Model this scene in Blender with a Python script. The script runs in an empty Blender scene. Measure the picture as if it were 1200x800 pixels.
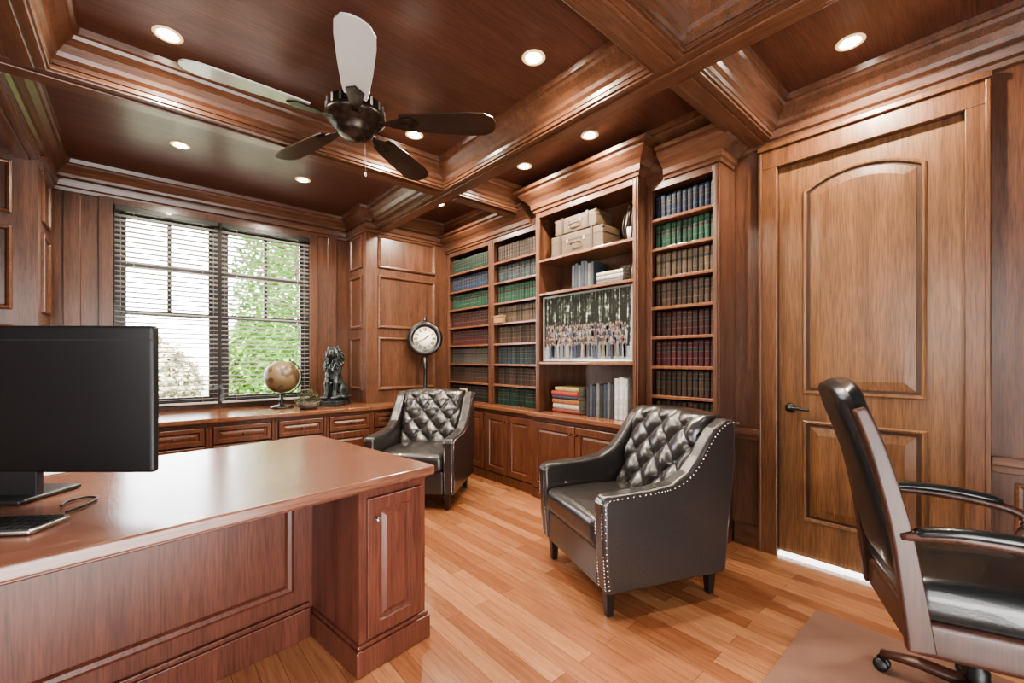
import bpy, bmesh, math, random
from math import sin, cos, pi, radians, sqrt
from mathutils import Vector, Matrix
random.seed(7)
COL = bpy.context.scene.collection
# ------------------------------------------------------------------ materials
def newmat(name):
    m = bpy.data.materials.new(name); m.use_nodes = True
    nt = m.node_tree; b = nt.nodes["Principled BSDF"]
    return m, nt, b
def plain(name, col, rough=.5, metal=0, coat=0, bump=0, bscale=80, emis=None, estr=0, var=0):
    m, nt, b = newmat(name)
    b.inputs["Base Color"].default_value = (*col, 1)
    b.inputs["Roughness"].default_value = rough
    b.inputs["Metallic"].default_value = metal
    b.inputs["Coat Weight"].default_value = coat
    if emis:
        b.inputs["Emission Color"].default_value = (*emis, 1)
        b.inputs["Emission Strength"].default_value = estr
    tc = nt.nodes.new("ShaderNodeTexCoord")
    n = nt.nodes.new("ShaderNodeTexNoise"); n.inputs["Scale"].default_value = bscale; n.inputs["Detail"].default_value = 4
    nt.links.new(tc.outputs["Object"], n.inputs["Vector"])
    if bump:
        bp = nt.nodes.new("ShaderNodeBump"); bp.inputs["Strength"].default_value = bump; bp.inputs["Distance"].default_value = .002
        nt.links.new(n.outputs["Fac"], bp.inputs["Height"]); nt.links.new(bp.outputs["Normal"], b.inputs["Normal"])
    if var:
        r = nt.nodes.new("ShaderNodeValToRGB")
        r.color_ramp.elements[0].position = .35; r.color_ramp.elements[1].position = .65
        r.color_ramp.elements[0].color = (*[c*(1-var) for c in col], 1)
        r.color_ramp.elements[1].color = (*[min(1, c*(1+var)) for c in col], 1)
        nt.links.new(n.outputs["Fac"], r.inputs["Fac"]); nt.links.new(r.outputs["Color"], b.inputs["Base Color"])
    return m
def wood(name, dark, light, axis='Z', sc=1.0, rough=.33, coat=.25, contrast=.22):
    m, nt, b = newmat(name)
    N = nt.nodes.new; L = nt.links.new
    tc = N("ShaderNodeTexCoord"); oi = N("ShaderNodeObjectInfo")
    mul = N("ShaderNodeVectorMath"); mul.operation = 'SCALE'; mul.inputs[0].default_value = (13, 7, 19)
    L(oi.outputs["Random"], mul.inputs["Scale"])
    add = N("ShaderNodeVectorMath"); add.operation = 'ADD'
    L(tc.outputs["Object"], add.inputs[0]); L(mul.outputs[0], add.inputs[1])
    mp = N("ShaderNodeMapping")
    s = {'X': (1.2, 22, 22), 'Y': (22, 1.2, 22), 'Z': (22, 22, 1.2)}[axis]
    mp.inputs["Scale"].default_value = [k*sc for k in s]
    L(add.outputs[0], mp.inputs["Vector"])
    n1 = N("ShaderNodeTexNoise"); n1.inputs["Scale"].default_value = 1.0; n1.inputs["Detail"].default_value = 8
    n1.inputs["Roughness"].default_value = .68; n1.inputs["Distortion"].default_value = .7
    L(mp.outputs[0], n1.inputs["Vector"])
    n2 = N("ShaderNodeTexNoise"); n2.inputs["Scale"].default_value = 9.0; n2.inputs["Detail"].default_value = 3
    L(mp.outputs[0], n2.inputs["Vector"])
    r = N("ShaderNodeValToRGB"); r.color_ramp.elements[0].position = .5-contrast; r.color_ramp.elements[1].position = .5+contrast
    r.color_ramp.elements[0].color = (*dark, 1); r.color_ramp.elements[1].color = (*light, 1)
    L(n1.outputs["Fac"], r.inputs["Fac"])
    r2 = N("ShaderNodeValToRGB"); r2.color_ramp.elements[0].position = .3; r2.color_ramp.elements[1].position = .6
    r2.color_ramp.elements[0].color = (.5, .46, .44, 1); r2.color_ramp.elements[1].color = (1, 1, 1, 1)
    L(n2.outputs["Fac"], r2.inputs["Fac"])
    mx = N("ShaderNodeMix"); mx.data_type = 'RGBA'; mx.blend_type = 'MULTIPLY'; mx.inputs[0].default_value = .85
    L(r.outputs["Color"], mx.inputs[6]); L(r2.outputs["Color"], mx.inputs[7])
    L(mx.outputs[2], b.inputs["Base Color"])
    b.inputs["Roughness"].default_value = rough
    b.inputs["Coat Weight"].default_value = coat; b.inputs["Coat Roughness"].default_value = .2
    bp = N("ShaderNodeBump"); bp.inputs["Strength"].default_value = .12; bp.inputs["Distance"].default_value = .001
    L(n1.outputs["Fac"], bp.inputs["Height"]); L(bp.outputs["Normal"], b.inputs["Normal"])
    return m
D1, L1c = (.053, .022, .0118), (.155, .066, .036)
WZ = wood("mahogany_vertical", D1, L1c, 'Z', 1, .36, .25); WX = wood("mahogany_lengthwise", D1, L1c, 'X', 1, .36, .25); WY = wood("mahogany_crosswise", D1, L1c, 'Y', 1, .36, .25)
CZ = wood("ceiling_mahogany", (.066, .026, .0165), (.130, .052, .034), 'X', .6, .40, .2)
BX = wood("beam_wood_x", (.064, .027, .0145), (.175, .077, .042), 'X', 1, .33, .35); BY = wood("beam_wood_y", (.064, .027, .0145), (.175, .077, .042), 'Y', 1, .33, .35)
DOORW = wood("alder_door", (.105, .047, .020), (.225, .107, .047), 'Z', .8, .38, .2)
CASW = wood("casing_wood", (.085, .036, .016), (.185, .080, .037), 'Z', .9, .38, .2)
DKX = wood("desk_top_sheen_wood", (.16, .068, .043), (.27, .125, .082), 'X', .7, .24, .55)  # paler than the sides: window reflection put into the base colour
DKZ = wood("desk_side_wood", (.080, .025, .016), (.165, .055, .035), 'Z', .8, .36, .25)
CAB = wood("cabinet_wood", (.074, .026, .014), (.17, .064, .034), 'Z', 1, .38, .2)
CTY = wood("counter_wood", (.13, .053, .027), (.24, .105, .055), 'Y', 1, .27, .4)
BLK = plain("black_frame", (.012, .010, .009), .4, coat=.2, var=.3)
DARKW = wood("dark_walnut", (.013, .007, .005), (.04, .021, .014), 'X', 1, .35, .3)
SHEENW = plain("blade_painted_sheen", (.45, .46, .45), .32, coat=.3, var=.04, bscale=6)  # window reflection on two blades, painted as a pale base colour
SLAT = plain("blind_slat", (.36, .32, .28), .5, var=.1, bscale=20)
LEA = plain("dark_leather", (.026, .0225, .0215), .28, coat=.55, bump=.35, bscale=160, var=.2)
LEAB = plain("black_leather", (.011, .013, .014), .3, coat=.4, bump=.3, bscale=160, var=.2)
STUD = plain("pewter_stud", (.62, .60, .56), .25, metal=1)
BRONZE = plain("dark_bronze", (.05, .04, .033), .35, metal=.8, var=.4, bscale=30)
METAL = plain("brushed_metal", (.5, .5, .5), .3, metal=1)
PLASTIC = plain("black_plastic", (.006, .006, .007), .45, bump=.1, bscale=400, var=.1)
PLASTIC2 = plain("grey_plastic", (.02, .02, .022), .4, var=.1)
WHITE = plain("white_paper", (.75, .74, .72), .7, var=.05)
GLOW = plain("lamp_glow", (1, .9, .7), .5, emis=(1, .9, .72), estr=250)
TRIMW = plain("light_trim", (.60, .42, .22), .4, emis=(1, .72, .36), estr=.6, var=.05)

def floor_mat():
    m, nt, b = newmat("cherry_plank_floor"); N = nt.nodes.new; L = nt.links.new
    tc = N("ShaderNodeTexCoord"); mp = N("ShaderNodeMapping"); mp.inputs["Rotation"].default_value = (0, 0, radians(90))
    L(tc.outputs["Object"], mp.inputs["Vector"])
    br = N("ShaderNodeTexBrick"); br.offset = .37; br.squash = 1
    br.inputs["Scale"].default_value = 1; br.inputs["Brick Width"].default_value = .95; br.inputs["Row Height"].default_value = .083
    br.inputs["Mortar Size"].default_value = .001; br.inputs["Mortar Smooth"].default_value = .3; br.inputs["Bias"].default_value = -.1
    br.inputs["Color1"].default_value = (.275, .112, .055, 1); br.inputs["Color2"].default_value = (.46, .228, .120, 1)
    br.inputs["Mortar"].default_value = (.11, .045, .02, 1)
    L(mp.outputs[0], br.inputs["Vector"])
    mp2 = N("ShaderNodeMapping"); mp2.inputs["Scale"].default_value = (22, 1.6, 1); L(tc.outputs["Object"], mp2.inputs["Vector"])
    n = N("ShaderNodeTexNoise"); n.inputs["Scale"].default_value = 3; n.inputs["Detail"].default_value = 7; n.inputs["Distortion"].default_value = .5
    L(mp2.outputs[0], n.inputs["Vector"])
    r = N("ShaderNodeValToRGB"); r.color_ramp.elements[0].position = .3; r.color_ramp.elements[1].position = .7
    r.color_ramp.elements[0].color = (.70, .65, .60, 1); r.color_ramp.elements[1].color = (1.08, 1.06, 1.04, 1)
    L(n.outputs["Fac"], r.inputs["Fac"])
    mx = N("ShaderNodeMix"); mx.data_type = 'RGBA'; mx.blend_type = 'MULTIPLY'; mx.inputs[0].default_value = .85
    L(br.outputs["Color"], mx.inputs[6]); L(r.outputs["Color"], mx.inputs[7]); L(mx.outputs[2], b.inputs["Base Color"])
    b.inputs["Roughness"].default_value = .22; b.inputs["Coat Weight"].default_value = .5; b.inputs["Coat Roughness"].default_value = .1
    bp = N("ShaderNodeBump"); bp.inputs["Strength"].default_value = .25; bp.inputs["Distance"].default_value = .001; bp.invert = True
    L(br.outputs["Fac"], bp.inputs["Height"]); L(bp.outputs["Normal"], b.inputs["Normal"])
    return m
FLOOR = floor_mat()
P8 = (2.455-.762)/8
def book_mat(name, col, gold=(.12, .09, .055), h=.175, label=(.018, .015, .013), mod=False):
    m, nt, b = newmat(name); N = nt.nodes.new; L = nt.links.new
    tc = N("ShaderNodeTexCoord"); sp = N("ShaderNodeSeparateXYZ"); L(tc.outputs["Object"], sp.inputs[0])
    src = sp.outputs["Z"]
    if mod:
        mo = N("ShaderNodeMath"); mo.operation = 'MODULO'; mo.inputs[1].default_value = P8; L(src, mo.inputs[0]); src = mo.outputs[0]
    dv = N("ShaderNodeMath"); dv.operation = 'DIVIDE'; dv.inputs[1].default_value = h; L(src, dv.inputs[0])
    ad = N("ShaderNodeMath"); ad.operation = 'ADD'; ad.inputs[1].default_value = 0 if mod else .5; L(dv.outputs[0], ad.inputs[0])
    r = N("ShaderNodeValToRGB"); r.color_ramp.interpolation = 'CONSTANT'
    els = [(.30, gold), (.318, col), (.56, gold), (.575, label), (.70, gold), (.715, col), (.88, gold), (.9, col)]
    cr = r.color_ramp
    cr.elements[0].position = 0; cr.elements[0].color = (*col, 1)
    cr.elements[1].position = .01; cr.elements[1].color = (*col, 1)
    for p, c in els:
        e = cr.elements.new(p); e.color = (*c, 1)
    L(ad.outputs[0], r.inputs["Fac"])
    oi = N("ShaderNodeObjectInfo"); mr = N("ShaderNodeMapRange"); mr.inputs["To Min"].default_value = .6; mr.inputs["To Max"].default_value = 1.3
    L(oi.outputs["Random"], mr.inputs["Value"])
    hs = N("ShaderNodeHueSaturation"); L(r.outputs["Color"], hs.inputs["Color"]); L(mr.outputs[0], hs.inputs["Value"])
    L(hs.outputs["Color"], b.inputs["Base Color"]); b.inputs["Roughness"].default_value = .6; b.inputs["Specular IOR Level"].default_value = .3
    return m
PAGES = plain("book_pages", (.22, .19, .14), .8, var=.1)

# ------------------------------------------------------------------ geometry
def gbox(lo, hi, mi=0, sm=False):
    (a, b, c), (d, e, f) = lo, hi
    v = [(a,b,c),(d,b,c),(d,e,c),(a,e,c),(a,b,f),(d,b,f),(d,e,f),(a,e,f)]
    return (v, [(0,3,2,1),(4,5,6,7),(0,1,5,4),(1,2,6,5),(2,3,7,6),(3,0,4,7)], mi, sm)
def lathe(prof, c=(0,0,0), seg=24, mi=0, sm=True, axis='Z'):
    v = []; f = []; n = len(prof)
    for i in range(seg):
        a = 2*pi*i/seg
        for r, z in prof:
            p = (r*cos(a), r*sin(a), z)
            if axis == 'Y': p = (p[0], p[2], p[1])
            if axis == 'X': p = (p[2], p[0], p[1])
            v.append((c[0]+p[0], c[1]+p[1], c[2]+p[2]))
    for i in range(seg):
        j = (i+1) % seg
        for k in range(n-1):
            f.append((i*n+k, j*n+k, j*n+k+1, i*n+k+1))
    f.append(tuple(i*n for i in range(seg))[::-1]); f.append(tuple(i*n+n-1 for i in range(seg)))
    return (v, f, mi, sm)
def sphere(c, r, seg=12, rings=8, mi=0):
    if not hasattr(r, '__len__'): r = (r, r, r)
    v = []; f = []
    v.append((c[0], c[1], c[2]-r[2]))
    for k in range(1, rings):
        t = -pi/2+pi*k/rings
        for i in range(seg):
            a = 2*pi*i/seg
            v.append((c[0]+r[0]*cos(t)*cos(a), c[1]+r[1]*cos(t)*sin(a), c[2]+r[2]*sin(t)))
    v.append((c[0], c[1], c[2]+r[2])); last = len(v)-1
    for i in range(seg):
        j = (i+1) % seg
        f.append((0, 1+j, 1+i)); f.append((last, 1+(rings-2)*seg+i, 1+(rings-2)*seg+j))
        for k in range(rings-2):
            a = 1+k*seg
            f.append((a+i, a+j, a+seg+j, a+seg+i))
    return (v, f, mi, True)
def tube(pts, rad, seg=10, mi=0, flat=1.0):
    pts = [Vector(p) for p in pts]; n = len(pts)
    if not hasattr(rad, '__len__'): rad = [rad]*n
    v = []; f = []
    up = Vector((0, 0, 1))
    for k, p in enumerate(pts):
        t = (pts[min(k+1, n-1)]-pts[max(k-1, 0)]).normalized()
        ref = up if abs(t.dot(up)) < .95 else Vector((1, 0, 0))
        s = t.cross(ref).normalized(); w = s.cross(t)
        for i in range(seg):
            a = 2*pi*i/seg
            v.append(tuple(p+s*cos(a)*rad[k]+w*sin(a)*rad[k]*flat))
    for k in range(n-1):
        for i in range(seg):
            j = (i+1) % seg
            f.append((k*seg+i, k*seg+j, (k+1)*seg+j, (k+1)*seg+i))
    f.append(tuple(range(seg))[::-1]); f.append(tuple((n-1)*seg+i for i in range(seg)))
    return (v, f, mi, True)
def smoothpts(pts, n=6):
    P = [Vector(p) for p in pts]; out = []
    for i in range(len(P)-1):
        p0 = P[max(i-1, 0)]; p1 = P[i]; p2 = P[i+1]; p3 = P[min(i+2, len(P)-1)]
        for k in range(n):
            t = k/n
            out.append(.5*((2*p1)+(-p0+p2)*t+(2*p0-5*p1+4*p2-p3)*t*t+(-p0+3*p1-3*p2+p3)*t**3))
    out.append(P[-1]); return out
def rbox(c, s, r, n=6, bulge=0, mi=0, bow=0):
    h = [k/2 for k in s]; ax = []
    for k in h:
        e = [-k, -k+r*.12, -k+r*.4, -k+r*.75, -k+r]
        inn = [(-k+r)+(2*(k-r))*i/n for i in range(1, n)]
        ax.append(e+inn+[-x for x in e[::-1]])
    d = {}; v = []; f = []
    def vid(p):
        key = tuple(round(x, 6) for x in p)
        if key in d: return d[key]
        q = [max(-(h[i]-r), min(h[i]-r, p[i])) for i in range(3)]
        dd = Vector([p[i]-q[i] for i in range(3)])
        P = Vector(q)+dd.normalized()*r if dd.length > 1e-9 else Vector(p)
        g = (1-(P.x/h[0])**2)*(1-(P.y/h[1])**2)
        if bulge: P.z += bulge*g*(1 if P.z > 0 else -.3)
        if bow: P.y -= bow*(1-(P.x/h[0])**2)*(1 if P.y < 0 else 0)
        d[key] = len(v); v.append((c[0]+P.x, c[1]+P.y, c[2]+P.z)); return d[key]
    for a in range(3):
        b_, c_ = [(1, 2), (2, 0), (0, 1)][a]
        for sg in (-1, 1):
            for i in range(len(ax[b_])-1):
                for j in range(len(ax[c_])-1):
                    q = []
                    for (x, y) in ((i, j), (i+1, j), (i+1, j+1), (i, j+1)):
                        p = [0, 0, 0]; p[a] = sg*h[a]; p[b_] = ax[b_][x]; p[c_] = ax[c_][y]; q.append(vid(p))
                    if len(set(q)) == 4: f.append(tuple(q if sg > 0 else q[::-1]))
    return (v, f, mi, True)
def prism(poly, x0, x1, plane='YZ', mi=0, sm=False):
    n = len(poly); v = []
    for x in (x0, x1):
        for a, b in poly:
            v.append({'YZ': (x, a, b), 'XZ': (a, x, b), 'XY': (a, b, x)}[plane])
    f = [tuple(range(n))[::-1], tuple(range(n, 2*n))]+[(i, (i+1) % n, n+(i+1) % n, n+i) for i in range(n)]
    return (v, f, mi, sm)
def loft(fn, prof, nrm, cap=True, mi=0, capmi=None):
    nrm = Vector(nrm); v = []; f = []; n = len(fn(0))
    for d, o in prof:
        v += [tuple(Vector(p)+nrm*o) for p in fn(d)]
    for k in range(len(prof)-1):
        for i in range(n):
            j = (i+1) % n
            f.append((k*n+i, k*n+j, (k+1)*n+j, (k+1)*n+i))
    if cap: f.append(tuple((len(prof)-1)*n+i for i in range(n)))
    return (v, f, mi, False)
def rect(o, u, vv, w, h):
    o = Vector(o); u = Vector(u); vv = Vector(vv)
    return lambda d: [o+u*d+vv*d, o+u*(w-d)+vv*d, o+u*(w-d)+vv*(h-d), o+u*d+vv*(h-d)]
def sweep(path, prof, closed=False, mi=0):
    P = [Vector(p) for p in path]; n = len(P); v = []; f = []; m = len(prof)
    segn = []
    for i in range(n if closed else n-1):
        d = (P[(i+1) % n]-P[i]).normalized(); segn.append(Vector((d.y, -d.x)))
    for i in range(n):
        if closed: n1, n2 = segn[i-1], segn[i]
        else: n1 = segn[max(i-1, 0)]; n2 = segn[min(i, n-2)]
        mt = (n1+n2)/(1+n1.dot(n2))
        for o, z in prof: v.append((P[i].x+mt.x*o, P[i].y+mt.y*o, z))
    for i in range(n if closed else n-1):
        j = (i+1) % n
        for k in range(m-1): f.append((i*m+k, j*m+k, j*m+k+1, i*m+k+1))
        f.append((i*m+m-1, j*m+m-1, j*m, i*m))
    if not closed: f.append(tuple(range(m))); f.append(tuple((n-1)*m+k for k in range(m)))
    return (v, f, mi, False)

def mk(name, geoms, mats, parent=None, bevel=0, bseg=2, world=False, kind=None, label=None, cat=None, origin=None):
    if isinstance(geoms, tuple): geoms = [geoms]
    if not isinstance(mats, (list, tuple)): mats = [mats]
    V = []; F = []; MI = []; SM = []
    for g in geoms:
        o = len(V); V += [Vector(p) for p in g[0]]
        for q in g[1]: F.append(tuple(i+o for i in q)); MI.append(g[2]); SM.append(g[3])
    if world and parent: V = [p-parent.location for p in V]
    if origin is None:
        lo = Vector([min(p[i] for p in V) for i in range(3)]); hi = Vector([max(p[i] for p in V) for i in range(3)])
        c = (lo+hi)/2
    else: c = Vector(origin)
    me = bpy.data.meshes.new(name); me.from_pydata([p-c for p in V], [], F)
    for m in mats: me.materials.append(m)
    for i, p in enumerate(me.polygons): p.material_index = MI[i]; p.use_smooth = SM[i]
    bm = bmesh.new(); bm.from_mesh(me); bmesh.ops.recalc_face_normals(bm, faces=bm.faces); bm.to_mesh(me); bm.free()
    ob = bpy.data.objects.new(name, me); ob.location = c; COL.objects.link(ob)
    if parent: ob.parent = parent
    if bevel:
        b = ob.modifiers.new("bevel", 'BEVEL'); b.width = bevel; b.segments = bseg; b.limit_method = 'ANGLE'; b.angle_limit = radians(40)
    if kind: ob["kind"] = kind
    if label: ob["label"] = label
    if cat: ob["category"] = cat
    return ob
def thing(name, loc, rot=0, label=None, cat=None, kind=None):
    e = bpy.data.objects.new(name, None); e.empty_display_size = .1
    e.location = loc; e.rotation_euler = (0, 0, rot); COL.objects.link(e)
    if label: e["label"] = label
    if cat: e["category"] = cat
    if kind: e["kind"] = kind
    return e
def dup(ob, loc, rot=None):
    new = ob.copy(); COL.objects.link(new); new.location = loc
    if rot is not None: new.rotation_euler = rot
    for ch in ob.children:
        c2 = ch.copy(); c2.parent = new; COL.objects.link(c2)
        for g in ch.children:
            g2 = g.copy(); g2.parent = c2; COL.objects.link(g2)
    return new
S = "structure"
X0, X1, Y0, Y1, ZC = -1.8, 3.04, -1.5, 4.95, 2.82
XR, XL, YB = 1.80, -.54, 4.42      # recess edges and front of the panelled piers
# ------------------------------------------------------------------ room shell
mk("floor", gbox((X0-.15, Y0-.15, -.1), (X1+.6, Y1+.15, 0)), FLOOR, kind=S)
mk("ceiling", gbox((X0-.15, Y0-.15, ZC), (X1+.15, Y1+.15, ZC+.1)), CZ, kind=S)
mk("wall_west", gbox((X0-.12, Y0, 0), (X0, Y1, ZC)), WZ, kind=S)
mk("wall_south", gbox((X0-.12, Y0-.12, 0), (X1+.12, Y0, ZC)), WZ, kind=S)
dY0, dY1, dH = .12, .93, 2.44
mk("wall_east", [gbox((X1, Y0, 0), (X1+.12, dY0, ZC)), gbox((X1, dY1, 0), (X1+.12, Y1, ZC)), gbox((X1, dY0, dH), (X1+.12, dY1, ZC))], WZ, kind=S)
wX0, wX1, wZ0, wZ1 = -.175, 1.379, .80, 2.54
mk("wall_north", [gbox((X0-.12, Y1, -.1), (wX0, Y1+.14, ZC)), gbox((wX1, Y1, -.1), (X1+.12, Y1+.14, ZC)),
    gbox((wX0, Y1, -.1), (wX1, Y1+.14, wZ0)), gbox((wX0, Y1, wZ1), (wX1, Y1+.14, ZC))], WZ, kind=S)
tn = [0]
def trim(g, m, bevel=0):
    tn[0] += 1
    return mk("trim_%d" % tn[0], g, m, kind=S, bevel=bevel)
trim(gbox((XR, YB, 0), (X1, Y1, ZC)), WZ); trim(gbox((X0, YB, 0), (XL, Y1, ZC)), WZ)
PM = [(0, 0), (0, .014), (.01, .02), (.022, .016), (.03, .004), (.034, 0)]
rows = [(.90, 1.47), (1.57, 2.14), (2.22, 2.58)]
for z0, z1 in rows:
    trim(loft(rect((1.93, YB, z0), (1, 0, 0), (0, 0, 1), .70, z1-z0), PM, (0, -1, 0), False), BX)
    trim(loft(rect((XR, 4.52, z0), (0, 1, 0), (0, 0, 1), .33, z1-z0), PM, (-1, 0, 0), False), BY)
    trim(loft(rect((-1.3, YB, z0), (1, 0, 0), (0, 0, 1), .64, z1-z0), PM, (0, -1, 0), False), BX)
    trim(loft(rect((XL, 4.52, z0), (0, 1, 0), (0, 0, 1), .33, z1-z0), PM, (1, 0, 0), False), BY)
for x in (-.42, 1.62):
    trim(gbox((x-.05, Y1-.018, .76), (x+.05, Y1, 2.66)), WZ, .004)
# beams
ZB = 2.62
for a, b, y0, y1 in ((-.50, -.34, Y0, 3.02), (-.70, -.54, 3.18, YB), (1.88, 2.04, Y0, YB)):
    trim([gbox((a, y0, ZB), (b, y1, ZC)), gbox((a-.012, y0, ZB+.012), (b+.012, y1, ZB+.035)), gbox((a+.04, y0, ZB-.012), (b-.04, y1, ZB))], BY, .004)
for (a, b, p, q) in ((.96, 1.12, X0, -.50), (.96, 1.12, -.34, 1.88), (.96, 1.12, 2.04, X1), (3.02, 3.18, X0, 1.88), (3.02, 3.18, 2.04, 2.79)):
    trim([gbox((p, a, ZB), (q, b, ZC)), gbox((p, a-.012, ZB+.012), (q, b+.012, ZB+.035)), gbox((p, a+.04, ZB-.012), (q, b-.04, ZB))], BX, .004)
CP = [(0, 2.655), (.012, 2.66), (.016, 2.68), (.032, 2.695), (.04, 2.715), (.062, 2.745), (.09, 2.77), (.098, 2.785), (.112, 2.79), (.12, 2.82), (0, 2.82)]
def coffer(x0, x1, y0, y1, pr=CP):
    trim(sweep([(x0, y0), (x0, y1), (x1, y1), (x1, y0)], pr, True), BX)
for i, (a, b) in enumerate([(X0, -.50), (-.34, 1.88), (2.04, 2.79)]):
    coffer(a, X1 if i == 2 else b, Y0, .96)
    coffer(a, b, 1.12, 3.02)
coffer(X0, -.70, 3.18, YB)
trim(sweep([(-.54, 3.18), (-.54, Y1), (XR, Y1), (XR, YB), (1.88, YB), (1.88, 3.18)], CP, True), BX)
coffer(2.04, 2.79, 3.18, YB)
trim(sweep([(XL, YB), (XL, Y1), (XR, Y1), (XR, YB), (2.8, YB)], [(0, 2.58), (.02, 2.585), (.025, 2.61), (.04, 2.62), (.05, 2.655), (0, 2.655)]), BX)
trim(sweep([(X1, 1.19), (X1, Y0)], [(0, 2.585), (.02, 2.59), (.025, 2.61), (.04, 2.62), (.05, 2.655), (0, 2.655)]), BY)
trim(gbox((2.79, 1.19, 2.66), (X1, YB, ZC)), BY)
# door casing
trim([gbox((X1-.028, dY1, 0), (X1, dY1+.105, 2.44)), gbox((X1-.028, dY0-.085, 0), (X1, dY0, 2.44)), gbox((X1-.028, dY0-.085, 2.44), (X1, dY1+.105, 2.555)),
      gbox((X1-.038, dY1+.085, 0), (X1-.028, dY1+.105, 2.55)), gbox((X1-.038, dY0-.085, 0), (X1-.028, dY0-.067, 2.55)),
      gbox((X1-.045, dY0-.09, 2.555), (X1, dY1+.11, 2.585))], CASW, .004)
# door stop behind the slab closes the reveal
trim([gbox((X1+.06, dY0-.001, 0), (X1+.11, dY0+.03, dH)), gbox((X1+.06, dY1-.03, 0), (X1+.11, dY1+.001, dH)), gbox((X1+.06, dY0+.03, dH-.03), (X1+.11, dY1-.03, dH))], CASW)
trim([gbox((X1-.03, 1.036, .735), (X1, 1.19, .775)), gbox((X1-.018, 1.036, .70), (X1, 1.19, .735))], BY, .004)
trim([gbox((X1-.03, Y0, .735), (X1, dY0-.086, .775)), gbox((X1-.018, Y0, .70), (X1, dY0-.086, .735))], BY, .004)
trim(loft(rect((X1, -.9, .2), (0, 1, 0), (0, 0, 1), .86, .46), PM, (-1, 0, 0), False), BY)
mk("baseboard_east", [gbox((X1-.022, 1.036, 0), (X1, 1.19, .14)), gbox((X1-.022, Y0, 0), (X1, dY0-.086, .14))], WY, kind=S, bevel=.004)
mk("baseboard_west", gbox((X0, Y0, 0), (X0+.02, 4.1, .14)), WY, kind=S, bevel=.004)
mk("baseboard_south", gbox((X0+.02, Y0, 0), (X1-.022, Y0+.02, .14)), WX, kind=S, bevel=.004)
GAPGLOW = plain("door_gap_glow", (.95, .95, .93), .4, emis=(1, 1, .97), estr=1.8)  # emissive strip stands in for light coming under the door
trim(gbox((X1-.01, dY0, 0), (X1+.12, dY1, .02)), GAPGLOW)  # added glow strip for the light under the door, not a real trim piece
# ------------------------------------------------------------------ door
door = thing("door_1", (X1, dY0, .025), kind=S)
mk("slab", gbox((X1+.012, dY0+.002, .027), (X1+.055, dY1-.002, dH-.002)), DOORW, door, world=True)
def arch(y0, y1, z0, zs, rise, n=14):
    w = (y1-y0)/2; R = (w*w+rise*rise)/(2*rise); cy = (y0+y1)/2; cz = zs+rise-R
    def fn(d):
        r = R-d; pts = [Vector((X1+.012, y0+d, z0+d)), Vector((X1+.012, y1-d, z0+d))]
        a = math.asin((w-d)/r)
        for i in range(n+1):
            t = a-2*a*i/n
            pts.append(Vector((X1+.012, cy+r*sin(t), cz+r*cos(t))))
        return pts
    return fn
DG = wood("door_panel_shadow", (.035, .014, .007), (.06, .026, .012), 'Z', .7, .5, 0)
def door_panel(fn):
    mk("panel_moulding", loft(fn, [(0, 0), (0, .008), (.008, .013), (.018, .011), (.022, .001)], (-1, 0, 0), False), DOORW, door, world=True)
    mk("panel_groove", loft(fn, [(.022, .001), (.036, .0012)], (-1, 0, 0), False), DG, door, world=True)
    mk("panel", loft(fn, [(.036, .001), (.039, .004), (.085, .012), (.09, .012)], (-1, 0, 0)), DOORW, door, world=True)
door_panel(arch(.255, .80, 1.02, 2.25, .09)); door_panel(rect((X1+.012, .255, .25), (0, 1, 0), (0, 0, 1), .545, .61))
h = mk("door_handle", [lathe([(.0, -.0), (.028, 0), (.03, -.006), (.02, -.012), (.011, -.014), (.011, -.05), (0, -.05)], (X1+.012, .865, .93), 20, axis='X'),
    tube(smoothpts([(X1-.038, .87, .93), (X1-.042, .83, .934), (X1-.042, .78, .928), (X1-.038, .755, .93)]), .009)], BLK, door, world=True)
h["label"] = "black lever handle"
# ------------------------------------------------------------------ windows
trim([gbox((wX0-.09, Y1-.022, .765), (wX0, Y1, 2.64)), gbox((wX1, Y1-.022, .765), (wX1+.09, Y1, 2.64)), gbox((wX0, Y1-.022, 2.54), (wX1, Y1, 2.64))], WZ, .004)
mg, mgt, mgb = newmat("window_glass")
for nn in list(mgt.nodes):
    if nn.type != 'OUTPUT_MATERIAL': mgt.nodes.remove(nn)
tr = mgt.nodes.new("ShaderNodeBsdfTransparent"); gl = mgt.nodes.new("ShaderNodeBsdfGlossy"); gl.inputs["Roughness"].default_value = .03
mix = mgt.nodes.new("ShaderNodeMixShader"); mix.inputs[0].default_value = .04
mgt.links.new(tr.outputs[0], mix.inputs[1]); mgt.links.new(gl.outputs[0], mix.inputs[2])
mgt.links.new(mix.outputs[0], [n for n in mgt.nodes if n.type == 'OUTPUT_MATERIAL'][0].inputs[0])
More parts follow.
